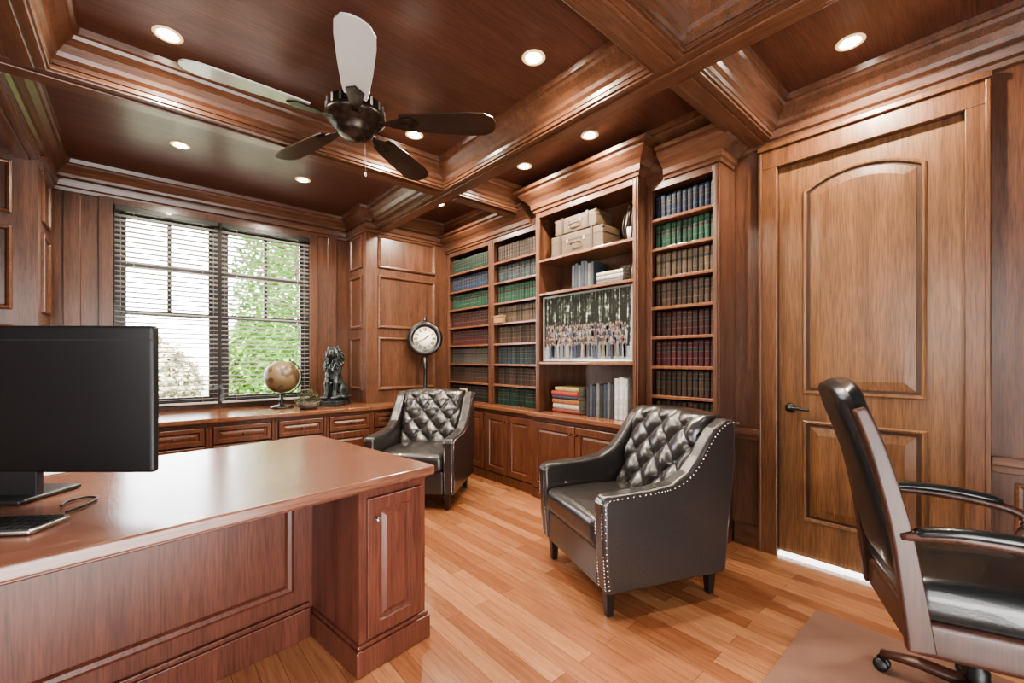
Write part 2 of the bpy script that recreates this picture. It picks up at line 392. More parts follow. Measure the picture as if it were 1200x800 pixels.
def window(idx, a, b):
    w = thing("window_%d" % idx, ((a+b)/2, Y1+.03, wZ0), kind=S)
    fy0, fy1 = Y1-.005, Y1+.10; t = .045
    mk("frame", [gbox((a, fy0, wZ0), (a+t, fy1, wZ1)), gbox((b-t, fy0, wZ0), (b, fy1, wZ1)), gbox((a+t, fy0, wZ1-t), (b-t, fy1, wZ1)), gbox((a+t, fy0, wZ0), (b-t, fy1, wZ0+t))], BLK, w, world=True, bevel=.003)
    zm = 1.64; s = .035
    for (p, q, yy, nm) in ((zm-.02, wZ1-t, .055, "upper_sash"), (wZ0+t, zm+.02, .02, "lower_sash")):
        l, r = a+t, b-t; g = [gbox((l, Y1+yy, p), (l+s, Y1+yy+.03, q)), gbox((r-s, Y1+yy, p), (r, Y1+yy+.03, q)), gbox((l+s, Y1+yy, p), (r-s, Y1+yy+.03, p+s)), gbox((l+s, Y1+yy, q-s), (r-s, Y1+yy+.03, q))]
        if nm == "upper_sash":
            cx = (l+r)/2; cz = (p+q)/2
            g += [gbox((cx-.016, Y1+yy+.005, p+s), (cx+.016, Y1+yy+.025, q-s)), gbox((l+s, Y1+yy+.006, cz-.016), (r-s, Y1+yy+.024, cz+.016))]
        o = mk(nm, g, BLK, w, world=True, bevel=.002)
        pane = mk("pane", gbox((l+s-.004, Y1+yy+.013, p+s-.004), (r-s+.004, Y1+yy+.017, q-s+.004)), mg, None)
        pane.parent = o; pane.location = pane.location-w.location-o.location
window(1, wX0, .57); window(2, .57, wX1)
def blind(a, b):
    bl = thing("window_blind", ((a+b)/2, Y1-.045, wZ0), label="slatted wooden blind, lowered with slats open", cat="window blind")
    y = Y1-.035
    mk("headrail", gbox((a, y-.03, wZ1-.05), (b, y+.025, wZ1-.005)), BLK, bl, world=True, bevel=.003)
    g = []; z = wZ0+.06
    while z < wZ1-.08:
        dz = .004; w2 = .018; t_ = .0025
        v = [(a, y-w2, z+dz), (b, y-w2, z+dz), (b, y+w2, z-dz), (a, y+w2, z-dz), (a, y-w2, z+dz+t_), (b, y-w2, z+dz+t_), (b, y+w2, z-dz+t_), (a, y+w2, z-dz+t_)]
        g.append((v, [(0,3,2,1),(4,5,6,7),(0,1,5,4),(1,2,6,5),(2,3,7,6),(3,0,4,7)], 0, False)); z += .043
    mk("slats", g, SLAT, bl, world=True)
    mk("bottom_rail", gbox((a, y-.024, wZ0+.012), (b, y+.022, wZ0+.03)), SLAT, bl, world=True, bevel=.003)
    mk("cord", [tube([(x, y-.028, wZ0+.03), (x, y-.028, wZ1-.05)], .0015, 5) for x in (a+.12, b-.12)], SLAT, bl, world=True)
blind(wX0+.01, .555); blind(.585, wX1-.01)
# ------------------------------------------------------------------ cabinets
KNOBM = BRONZE
def front(nm, par, x, z, w, h, knob, st=.055):
    o = mk(nm, loft(rect((x, 0, z), (1, 0, 0), (0, 0, 1), w, h), [(0, 0), (0, .018), (.003, .02), (st, .02), (st+.006, .010), (st+.014, .009), (st+.03, .016), (st+.032, .016)], (0, -1, 0)), CAB, par)
    kx, kz = knob
    k = mk("knob", lathe([(0, -.036), (.006, -.036), (.011, -.03), (.008, -.024), (.005, -.02), (.006, 0), (0, 0)], (kx, -.018, kz), 12, axis='Y'), KNOBM, None)
    k.parent = o; k.location = k.location-o.location
def cabinet(loc, rot, w, d, kind, label):
    c = thing("base_cabinet", loc, rot, label, "cabinet")
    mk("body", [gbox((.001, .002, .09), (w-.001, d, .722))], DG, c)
    mk("toe_kick", gbox((.001, -.006, 0), (w-.001, d, .088)), CAB, c, bevel=.004)
    mk("face_frame", [gbox((.001, -.006, .69), (w-.001, .002, .722)), gbox((.001, -.006, .09), (.022, .002, .69)), gbox((w-.022, -.006, .09), (w-.001, .002, .69))], CAB, c, bevel=.002)
    if kind == 'drawer':
        front("drawer", c, .03, .55, w-.06, .135, (w/2, .617), .03)
        front("door", c, .03, .10, w-.06, .435, (w-.06, .48))
    else:
        hw = (w-.056)/2
        front("door", c, .025, .10, hw-.002, .58, (.024+hw-.03, .62)); front("door", c, .031+hw, .10, hw-.002, .58, (.031+hw+.03, .62))
xsN = [-1.75, -1.35, -.92, -.48, -.04, .41, .88, 1.31, 1.75, 2.18, 2.6]
for a, b in zip(xsN[:-1], xsN[1:]):
    cabinet((a, 4.16, 0), 0, b-a, .24, 'drawer', "mahogany base cabinet with drawer, under the window counter")
eU = [(1.75, 1.20, 2.70), (2.78, 1.75, 2.66), (3.52, 2.78, 2.70), (4.10, 3.52, 2.70)]
for y1, y0, xf in eU:
    cabinet((xf, y1-.001, 0), -pi/2, y1-y0-.002, 3.03-xf, 'doors', "mahogany two-door base cabinet under the bookcase")
mk("countertop", [gbox((XL+.002, 4.12, .725), (XR-.002, Y1-.024, .76)), gbox((X0+.002, 4.12, .725), (XL+.002, YB-.002, .76)), gbox((XR-.002, 4.12, .725), (2.66, YB-.002, .76)),
    gbox((2.66, 1.19, .725), (X1-.002, YB-.002, .76)), gbox((2.62, 1.73, .725), (2.66, 2.80, .76))], CTY, bevel=.004, label="long polished mahogany counter around two sides of the room", cat="countertop")
# ------------------------------------------------------------------ bookcases
def bookcase(y1, y0, xf, shelves, ztop, crown, label, ret=(0, 0), cut=(0, 0)):
    w = y1-y0-.002; d = 3.035-xf
    c = thing("bookcase", (xf, y1-.001, .762), -pi/2, label, "bookcase")
    st = .045; H = ztop-.762
    mk("side", gbox((0, .02, 0), (.022, d, H)), WZ, c); mk("side", gbox((w-.022, .02, 0), (w, d, H)), WZ, c)
    mk("back", gbox((.022, d-.012, 0), (w-.022, d, H)), WZ, c)
    mk("top_board", gbox((.022, .02, H-.03), (w-.022, d-.012, H)), WZ, c)
    mk("face_frame", [gbox((0, 0, 0), (st, .02, H)), gbox((w-st, 0, 0), (w, .02, H)), gbox((st, 0, H-.05), (w-st, .02, H)),
        gbox((.014, -.006, 0), (st-.014, 0, H-.01)), gbox((w-st+.014, -.006, 0), (w-.014, 0, H-.01))], WZ, c, bevel=.003)
    for z in shelves:
        mk("shelf", gbox((.022, .004, z-.762-.022), (w-.022, d-.012, z-.762)), CTY, c, bevel=.003)
    h = H; cr = crown
    pr = [(0, h), (.012, h), (.016, h+.02*cr), (.03, h+.03*cr), (.036, h+.07*cr), (.06, h+.10*cr), (.085, h+.12*cr), (.115, h+.15*cr), (.12, h+.17*cr), (.145, h+.175*cr), (.15, h+.2*cr), (0, h+.2*cr)]
    path = [(cut[0], 0), (w-cut[1], 0)]
    if ret[0]: path = [(0, ret[0])]+path
    if ret[1]: path = path+[(w, ret[1])]
    mk("crown", sweep(path, pr), BX, c)
    mk("frieze", gbox((0, 0.001, H), (w, .2, H+.2*cr)), BX, c)
z8 = [.762+P8*i for i in range(1, 8)]
bookcase(1.72, 1.19, 2.80, z8, 2.50, .9, "narrow built-in mahogany bookcase with eight rows of bound volumes", (0, .2), (.152, 0))
bookcase(2.78, 1.72, 2.70, [1.21, 1.82, 2.12], 2.55, 1.0, "wide central mahogany bookcase holding picture and suitcases", (.098, .098))
bookcase(3.56, 2.78, 2.80, z8, 2.50, .9, "built-in mahogany bookcase filled with bound volumes", cut=(0, .152))
bookcase(4.418, 3.56, 2.80, z8, 2.50, .9, "built-in mahogany bookcase next to the panelled corner")
# ------------------------------------------------------------------ books
def bookgeo(th, h, d, c=(0, 0, 0), cm=0, pm=1):
    x, y, z = c; n = 5; a = th/2
    prof = [(a, d)]+[(a*cos(pi*i/n), .006-.008*sin(pi*i/n)) for i in range(n+1)]+[(-a, d)]
    prof = [(x+p, y+q) for p, q in prof]
    g = [prism([prof[0], prof[1], (x+a-.002, y+.006), (x+a-.002, y+d)], z, z+h, 'XY', cm), prism([(x-a+.002, y+d), (x-a+.002, y+.006), prof[-2], prof[-1]], z, z+h, 'XY', cm),
         prism(prof[1:-1], z, z+h, 'XY', cm), gbox((x-a+.002, y+.006, z+.003), (x+a-.002, y+d-.004, z+h-.004), pm)]
    return g
colors = {'navy': (.009, .016, .036), 'green': (.010, .046, .027), 'tan': (.068, .046, .030), 'brown': (.042, .024, .017), 'maroon': (.038, .011, .010),
    'crimson': (.046, .010, .012), 'teal': (.021, .033, .037), 'grey': (.05, .046, .042), 'black': (.015, .013, .012), 'blue': (.011, .025, .05), 'darkgreen': (.007, .026, .018)}
BM = {k: book_mat("binding_"+k, v) for k, v in colors.items()}
proto = {}
def book_obj(colr, label, group, th=.034, h=.172, d=.15):
    o = mk("book", bookgeo(th, h, d), [BM[colr], PAGES], origin=(0, d/2, h/2), label=label, cat="book"); o["group"] = group
    return o
words = {'navy': 'navy blue', 'tan': 'tan leather', 'teal': 'grey-teal', 'darkgreen': 'dark green'}
def fill(y1, y0, rowcols, tag, th=.0355):
    for i, colr in enumerate(rowcols):
        z = .762+.001 if i == 0 else z8[i-1]+.001
        n = int((y1-y0)/(th+.0008)); cw = words.get(colr, colr)
        grp = "bound volumes on the %s shelves" % tag
        key = colr
        if key not in proto: proto[key] = None
        for k in range(n):
            lab = "%s bound volume with gilt bands standing on a shelf" % cw
            hh = 1+random.uniform(-.015, .02)
            y = y1-(k+.5)*(y1-y0)/n
            if proto[key] is None:
                o = book_obj(colr, lab, grp, th-.001); proto[key] = o
            else:
                o = proto[key].copy(); COL.objects.link(o)
            o["group"] = grp
            o.rotation_euler = (0, 0, -pi/2); o.location = (2.85+.075+random.uniform(0, .008), y, z+.086*hh+.0005); o.scale = (1, 1, hh)
fill(1.672, 1.238, ['brown', 'brown', 'crimson', 'maroon', 'brown', 'tan', 'green', 'navy'], "narrow bookcase")
fill(3.512, 2.828, ['darkgreen', 'brown', 'teal', 'brown', 'tan', 'green', 'teal', 'brown'], "middle bookcase")
g = []
order = ['black', 'brown', 'grey', 'crimson', 'maroon', 'green', 'blue', 'darkgreen']
for i in range(8):
    z = .763 if i == 0 else z8[i-1]+.001; y = 3.61
    while y < 4.345:
        hh = .172*random.uniform(.95, 1.02)
        for q in bookgeo(.032, hh, .15, (0, 0, 0), i, 8):
            v = [(2.85+b, y+.017-a, z+c) for a, b, c in q[0]]; g.append((v, q[1], q[2], q[3]))
        y += .0365
o = mk("bound_volumes", g, [book_mat("row_binding_"+k, colors[k], mod=True) for k in order]+[PAGES], label="rows of bound volumes filling the corner bookcase", cat="books", origin=(2.9, 4, .762)); o["kind"] = "stuff"
def loose(cls, y, z, th, h, d=.19, x=2.79, lie=False, label="", grp="", lean=0):
    m = plain("cover_%s" % random.randint(0, 999999), cls, .55, var=.2, bscale=35)
    o = mk("book", bookgeo(th, h, d), [m, PAGES], origin=(0, d/2, h/2), label=label, cat="book"); o["group"] = grp
    if lie: o.rotation_euler = (0, pi/2, -pi/2+lean); o.location = (x+d/2, y, z+th/2)
    else: o.rotation_euler = (0, 0, -pi/2); o.location = (x+d/2, y, z+h/2)
zz = .763
for cl, th, hh, nm in (((.16, .035, .026), .035, .32, "brick red"), ((.32, .29, .25), .04, .30, "cream"), ((.22, .08, .025), .04, .31, "rust orange"), ((.02, .025, .04), .03, .29, "dark navy"), ((.30, .04, .03), .04, .30, "bright red"), ((.30, .24, .09), .035, .27, "mustard yellow")):
    loose(cl, 2.50+random.uniform(-.015, .015), zz, th, hh, lie=True, label="%s hardcover lying in a stack on the counter" % nm, grp="stacked hardcovers under the picture"); zz += th+.001
yy = 2.27
for cl, th, hh, nm in (((.025, .025, .03), .035, .24, "charcoal"), ((.06, .065, .07), .03, .26, "grey"), ((.015, .02, .035), .04, .25, "navy"), ((.14, .13, .12), .03, .27, "pale grey"), ((.015, .015, .015), .04, .26, "black"), ((.03, .04, .055), .035, .27, "blue-grey"), ((.11, .11, .11), .03, .28, "light grey"), ((.02, .02, .025), .04, .27, "black"), ((.42, .41, .40), .04, .32, "white"), ((.50, .49, .47), .045, .33, "white"), ((.42, .42, .41), .035, .32, "white")):
    yy -= th/2; loose(cl, yy, .762, th-.001, hh, label="%s book standing upright on the counter" % nm, grp="upright books under the picture"); yy -= th/2
yy = 2.42
for cl, th, hh, nm in (((.04, .05, .06), .035, .21, "slate blue"), ((.02, .03, .042), .035, .22, "dark blue"), ((.08, .085, .085), .03, .2, "grey"), ((.02, .028, .04), .04, .23, "dark navy"), ((.035, .05, .065), .03, .22, "blue"), ((.10, .09, .075), .035, .2, "khaki"), ((.02, .028, .035), .03, .21, "black")):
    yy -= th/2; loose(cl, yy, 1.821, th-.001, hh, x=2.78, label="%s book standing on the shelf above the picture" % nm, grp="upright books above the picture"); yy -= th/2
zz = 1.821
for cl, th, nm in (((.05, .042, .038), .04, "dark"), ((.26, .24, .21), .035, "cream"), ((.34, .32, .30), .03, "white")):
    loose(cl, 2.03, zz, th, .25, x=2.78, lie=True, label="%s book lying flat on the shelf above the picture" % nm, grp="stacked books above the picture"); zz += th+.001
b = mk("wooden_box", [gbox((2.79, 3.36, z8[3]+.001), (2.834, 3.50, z8[3]+.06)), gbox((2.786, 3.355, z8[3]+.061), (2.834, 3.505, z8[3]+.075))], plain("box_tan", (.24, .14, .06), .5, var=.2), label="small tan wooden box in front of bound volumes", cat="box", bevel=.002)
# suitcases
TAN = plain("suitcase_canvas", (.088, .055, .032), .65, bump=.3, bscale=200, var=.15); STRAP = plain("strap_leather", (.034, .019, .013), .5, var=.2)
def suitcase(y, z, w, h, d):
    s = thing("vintage_suitcase", (2.86, y, z), -pi/2, "tan-brown canvas vintage suitcase with leather straps", "suitcase")
    mk("body", [rbox((0, 0, h*.5), (w, d, h-.002), .012, 3)], TAN, s)
    mk("lid_seam", gbox((-w/2-.002, -d/2-.002, h*.66), (w/2+.002, d/2, h*.68)), STRAP, s)
    for x in (-w*.3, w*.3):
        mk("strap", [gbox((x-.012, -d/2-.005, 0.002), (x+.012, -d/2-.001, h)), gbox((x-.012, -d/2-.005, h), (x+.012, d/2, h+.003))], STRAP, s)
    mk("handle", tube(smoothpts([(-.05, -d/2, h*.45), (-.045, -d/2-.025, h*.45), (.045, -d/2-.025, h*.45), (.05, -d/2, h*.45)], 4), .006, 8), STRAP, s)
    for x in (-w*.16, w*.16): mk("latch", gbox((x-.01, -d/2-.006, h*.54), (x+.01, -d/2-.002, h*.72)), METAL, s)
    for sx in (-1, 1):
        for sz in (.016, h-.016): mk("corner", rbox((sx*(w/2-.010), -d/2+.010, sz), (.026, .026, .030), .01, 2), STRAP, s)
suitcase(2.34, 2.121, .56, .18, .24); suitcase(2.36, 2.306, .45, .14, .22)
v = thing("lantern", (2.83, 1.87, 2.121), 0, "bronze wire lantern beside the suitcases", "lantern")
mk("frame", [tube([(.045*cos(a), .045*sin(a), .02), (.06*cos(a), .06*sin(a), .10), (.045*cos(a), .045*sin(a), .2), (.012*cos(a), .012*sin(a), .27)], .006, 6) for a in [i*pi/4 for i in range(8)]]+[lathe([(0, 0), (.055, 0), (.055, .02), (0, .02)], seg=16), lathe([(0, .26), (.02, .26), (.018, .29), (.006, .31), (0, .31)], seg=12)], BRONZE, v)
mk("candle", lathe([(0, .02), (.025, .02), (.025, .12), (0, .12)], seg=14), WHITE, v)
v = thing("pitcher", (2.80, 1.81, 1.821), 0, "small dark pitcher with stopper beside the books", "pitcher")
mk("bottle", lathe([(0, 0), (.03, 0), (.036, .03), (.032, .09), (.014, .12), (.016, .16), (0, .16)], seg=16), BRONZE, v); mk("stopper", sphere((0, 0, .175), .018), BRONZE, v)
# ------------------------------------------------------------------ framed group photograph
pic = thing("framed_group_photograph", (2.745, 2.25, 1.212), -pi/2, "framed winter group photograph standing on the shelf", "picture")
PW, PH = .93, .575
mk("frame", loft(rect((-PW/2, 0, .002), (1, 0, 0), (0, 0, 1), PW, PH), [(0, -.02), (0, .012), (.003, .015), (.012, .012), (.014, .004)], (0, -1, 0), True), plain("frame_grey", (.35, .34, .32), .3, metal=.6), pic)
m, nt, bb = newmat("winter_woods_print"); N = nt.nodes.new; L = nt.links.new
tc = N("ShaderNodeTexCoord"); mp = N("ShaderNodeMapping"); mp.inputs["Scale"].default_value = (34, 1, 2.4); L(tc.outputs["Object"], mp.inputs["Vector"])
n = N("ShaderNodeTexNoise"); n.inputs["Scale"].default_value = 1.6; n.inputs["Detail"].default_value = 8; L(mp.outputs[0], n.inputs["Vector"])
n_b = N("ShaderNodeTexNoise"); n_b.inputs["Scale"].default_value = 26; n_b.inputs["Detail"].default_value = 6; L(tc.outputs["Object"], n_b.inputs["Vector"])
av = N("ShaderNodeMix"); av.data_type = 'FLOAT'; av.inputs[0].default_value = .4; L(n.outputs["Fac"], av.inputs[2]); L(n_b.outputs["Fac"], av.inputs[3])
r = N("ShaderNodeValToRGB"); r.color_ramp.elements[0].position = .50; r.color_ramp.elements[0].color = (.007, .008, .006, 1); r.color_ramp.elements[1].position = .65; r.color_ramp.elements[1].color = (.45, .50, .51, 1)
e_ = r.color_ramp.elements.new(.58); e_.color = (.06, .066, .05, 1)
L(av.outputs[0], r.inputs["Fac"]); L(r.outputs["Color"], bb.inputs["Base Color"]); bb.inputs["Roughness"].default_value = .7; bb.inputs["Specular IOR Level"].default_value = .2
cols = [(.10, .10, .11), (.014, .017, .028), (.075, .03, .026), (.13, .12, .105), (.035, .042, .065), (.024, .024, .028), (.20, .20, .21)]
pm = [m, plain("print_snow", (.20, .21, .22), .7, var=.3, bscale=30), plain("print_skin", (.19, .115, .08), .7)]+[plain("print_cloth_%d" % i, c, .7) for i, c in enumerate(cols)]+[plain("print_hair", (.022, .014, .01), .7)]
def q(x0, x1, z0, z1, y, mi): return ([(x0, y, z0), (x1, y, z0), (x1, y, z1), (x0, y, z1)], [(0, 1, 2, 3)], mi, False)
iw = PW/2-.016
g = [q(-iw, iw, .016, PH-.014, -.006, 0), q(-iw, iw, .016, .12, -.0064, 1)]
for row in range(4):
    for k in range(34):
        x = -iw*.95+(iw*1.9)*(k+.5+.4*(row % 2))/35+random.uniform(-.007, .007); zb = .07+.048*(3-row)+random.uniform(-.01, .01); y = -.0068-.0009*row
        c = 3+random.randrange(7)
        poly = [(x-.012, zb-.035), (x+.012, zb-.035), (x+.017, zb+.06), (x+.008, zb+.075), (x-.008, zb+.075), (x-.017, zb+.06)]
        g.append(([(a, y, b) for a, b in poly], [tuple(range(6))], c, False))
        for (rr, dz, dy, mi) in ((.0120, .088, -.0002, 10), (.0085, .084, -.0004, 2)):
            g.append(([(x+rr*cos(t*pi/4), y+dy, zb+dz+rr*1.15*sin(t*pi/4)) for t in range(8)], [tuple(range(8))], mi, False))
mk("print", g, pm, pic)
# ------------------------------------------------------------------ recessed lights
first = None
lights = [(2.68, .5), (2.40, 1.92), (2.38, 2.58), (2.30, 3.78), (1.56, 1.62), (1.46, 2.73), (.10, 2.68), (.22, 4.0), (1.08, 4.06)]
for i, (x, y) in enumerate(lights):
    if first is None:
        first = thing("recessed_light", (x, y, ZC), 0, "round recessed ceiling light, switched on", "ceiling light"); first["group"] = "recessed ceiling lights"
        mk("trim_ring", lathe([(.034, -.001), (.060, -.001), (.062, -.004), (.052, -.008), (.038, -.004), (.034, -.001)], seg=28), TRIMW, first)
        mk("lamp", lathe([(0, -.002), (.034, -.002), (.030, -.009), (0, -.014)], seg=24), GLOW, first)
    else: dup(first, (x, y, ZC))
    ld = bpy.data.lights.new("downlight", 'SPOT'); ld.energy = 85; ld.color = (1, .88, .72); ld.spot_size = radians(168); ld.spot_blend = .6; ld.shadow_soft_size = .03
    lo = bpy.data.objects.new("downlight", ld); lo.location = (x, y, ZC-.035); COL.objects.link(lo)
# ------------------------------------------------------------------ ceiling fan
FX, FY, FZ = .881, 2.308, 2.52
fan = thing("ceiling_fan", (FX, FY, ZC), 0, "five-blade ceiling fan with bronze motor housing", "ceiling fan")
z = FZ-ZC
mk("canopy", lathe([(0, 0), (.075, 0), (.075, -.02), (.05, -.05), (.02, -.06), (0, -.06)]), BRONZE, fan)
mk("downrod", lathe([(0, -.05), (.013, -.05), (.013, z+.1), (0, z+.1)], seg=14), BRONZE, fan)
mk("motor_housing", lathe([(0, z+.14), (.03, z+.14), (.05, z+.12), (.11, z+.105), (.145, z+.085), (.150, z+.035), (.156, z+.03), (.156, z+.012), (.145, z+.005), (.12, z-.025), (.10, z-.03), (.095, z-.06), (.065, z-.085), (.03, z-.095), (.012, z-.105), (0, z-.105)], seg=36), BRONZE, fan)
for k in range(18):
    a = k*pi/9
    vr = mk("vent_rib", gbox((.145, -.006, -.022), (.153, .006, .022)), METAL, fan, origin=(0, 0, 0)); vr.location = (0, 0, z+.06); vr.rotation_euler = (0, 0, a)
mk("pull_chain", [tube([(.03, -.05, z-.07), (.032, -.06, z-.28)], .0018, 6), sphere((.032, -.06, z-.295), (.007, .007, .014), 8, 6)], METAL, fan)
th = radians(-41.02)
for k, mt in enumerate([DARKW, DARKW, DARKW, SHEENW, SHEENW]):
    a = th+radians(2+72*k)
    out = [(.24, .055), (.30, .064), (.45, .076), (.62, .084), (.70, .080), (.745, .055), (.76, .02)]
    poly = out+[(x, -y) for x, y in out[::-1]]
    pt = radians(-12)
    v = []; f = []
    for zz in (-.004, .004):
        for x, y in poly: v.append((x, y*cos(pt)-zz*sin(pt), y*sin(pt)+zz*cos(pt)))
    n = len(poly); f = [tuple(range(n))[::-1], tuple(range(n, 2*n))]+[(i, (i+1) % n, n+(i+1) % n, n+i) for i in range(n)]
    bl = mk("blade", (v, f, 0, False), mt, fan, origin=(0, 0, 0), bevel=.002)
    bl.location = (0, 0, z); bl.rotation_euler = (0, 0, a); bl["label"] = "fan blade with window reflection painted pale" if mt is SHEENW else "dark walnut fan blade"
    arm = mk("blade_arm", [prism([(.12, .02), (.17, .014), (.20, .03), (.30, .045), (.34, .0), (.30, -.045), (.20, -.03), (.17, -.014), (.12, -.02)], -.014, -.006, 'XY')], BRONZE, fan, origin=(0, 0, 0), bevel=.002)
    arm.parent = bl; arm.location = (0, 0, 0); arm.rotation_euler = (radians(-11), 0, 0)
# ------------------------------------------------------------------ desk
desk = thing("executive_desk", (.986, 1.654, 0), radians(7.83), "large mahogany pedestal desk with panelled modesty front", "desk")
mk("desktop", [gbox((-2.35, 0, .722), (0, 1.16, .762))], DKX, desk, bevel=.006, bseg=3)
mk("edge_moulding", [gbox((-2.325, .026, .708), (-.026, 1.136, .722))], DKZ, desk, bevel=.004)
for x0 in (-.345, -2.32):
    x1 = x0+.315
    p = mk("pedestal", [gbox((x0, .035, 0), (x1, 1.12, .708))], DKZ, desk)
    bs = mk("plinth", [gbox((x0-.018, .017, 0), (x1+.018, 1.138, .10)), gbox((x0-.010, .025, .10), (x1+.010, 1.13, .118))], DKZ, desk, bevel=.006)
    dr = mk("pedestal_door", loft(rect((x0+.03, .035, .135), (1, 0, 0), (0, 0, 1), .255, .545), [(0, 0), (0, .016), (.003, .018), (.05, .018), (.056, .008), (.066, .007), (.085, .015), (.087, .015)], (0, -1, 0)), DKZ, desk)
    k = mk("knob", lathe([(0, -.03), (.006, -.03), (.010, -.025), (.007, -.018), (.005, -.014), (.006, 0), (0, 0)], (x0+.06, .018, .60), 12, axis='Y'), METAL, desk)
mk("modesty_panel", gbox((-2.005, .44, .0), (-.345, .47, .708)), DKZ, desk)
mk("modesty_base", [gbox((-2.004, .415, 0), (-.364, .44, .13)), gbox((-2.004, .422, .13), (-.364, .44, .15))], DKZ, desk, bevel=.004)
mk("raised_panel", loft(rect((-1.95, .44, .22), (1, 0, 0), (0, 0, 1), 1.52, .44), [(0, 0), (0, .012), (.012, .018), (.026, .012), (.034, .002)], (0, -1, 0), False), DKZ, desk)
# monitor
mon = thing("computer_monitor", (-.284, 2.142, .763), radians(-41.02), "large black monitor on the desk, seen from behind", "monitor")
mk("housing", [rbox((.03, 0, .335), (.80, .03, .49), .012, 4), rbox((0, .025, .33), (.42, .04, .28), .015, 4)], PLASTIC, mon)
mk("vent_band", gbox((-.365, -.0158, .53), (.425, -.0145, .534)), PLASTIC2, mon)
mk("screen", gbox((-.355, .0152, .105), (.415, .0165, .565)), plain("screen_dark", (.01, .01, .012), .1), mon)
mk("stand_neck", [gbox((-.10, -.012, .01), (.04, .012, .30))], PLASTIC2, mon, bevel=.004)
mk("stand_base", [rbox((-.08, .03, .008), (.26, .20, .016), .007, 3)], PLASTIC2, mon)
kb = thing("keyboard", (-.36, 1.86, .763), radians(-35), "slim black and silver keyboard lying on the desk", "keyboard")
mk("tray", rbox((0, 0, .007), (.42, .12, .014), .006, 3), METAL, kb)
mk("keys", [gbox((-.2+.027*i, -.05+.026*j, .014), (-.2+.027*i+.022, -.05+.026*j+.02, .019)) for i in range(15) for j in range(4)], PLASTIC, kb)
mk("usb_cable", tube(smoothpts([(-.17, 1.86, .768), (-.13, 1.92, .768), (-.11, 1.98, .768), (-.14, 2.02, .768), (-.18, 2.00, .768), (-.19, 1.95, .768)]), .004, 8), PLASTIC, label="thin black cable curled on the desk", cat="cable")
mk("papers", [gbox((-.33, 2.54, .7635), (-.13, 2.66, .766))], WHITE, label="small pile of white papers on the desk", cat="papers").rotation_euler = (0, 0, .3)
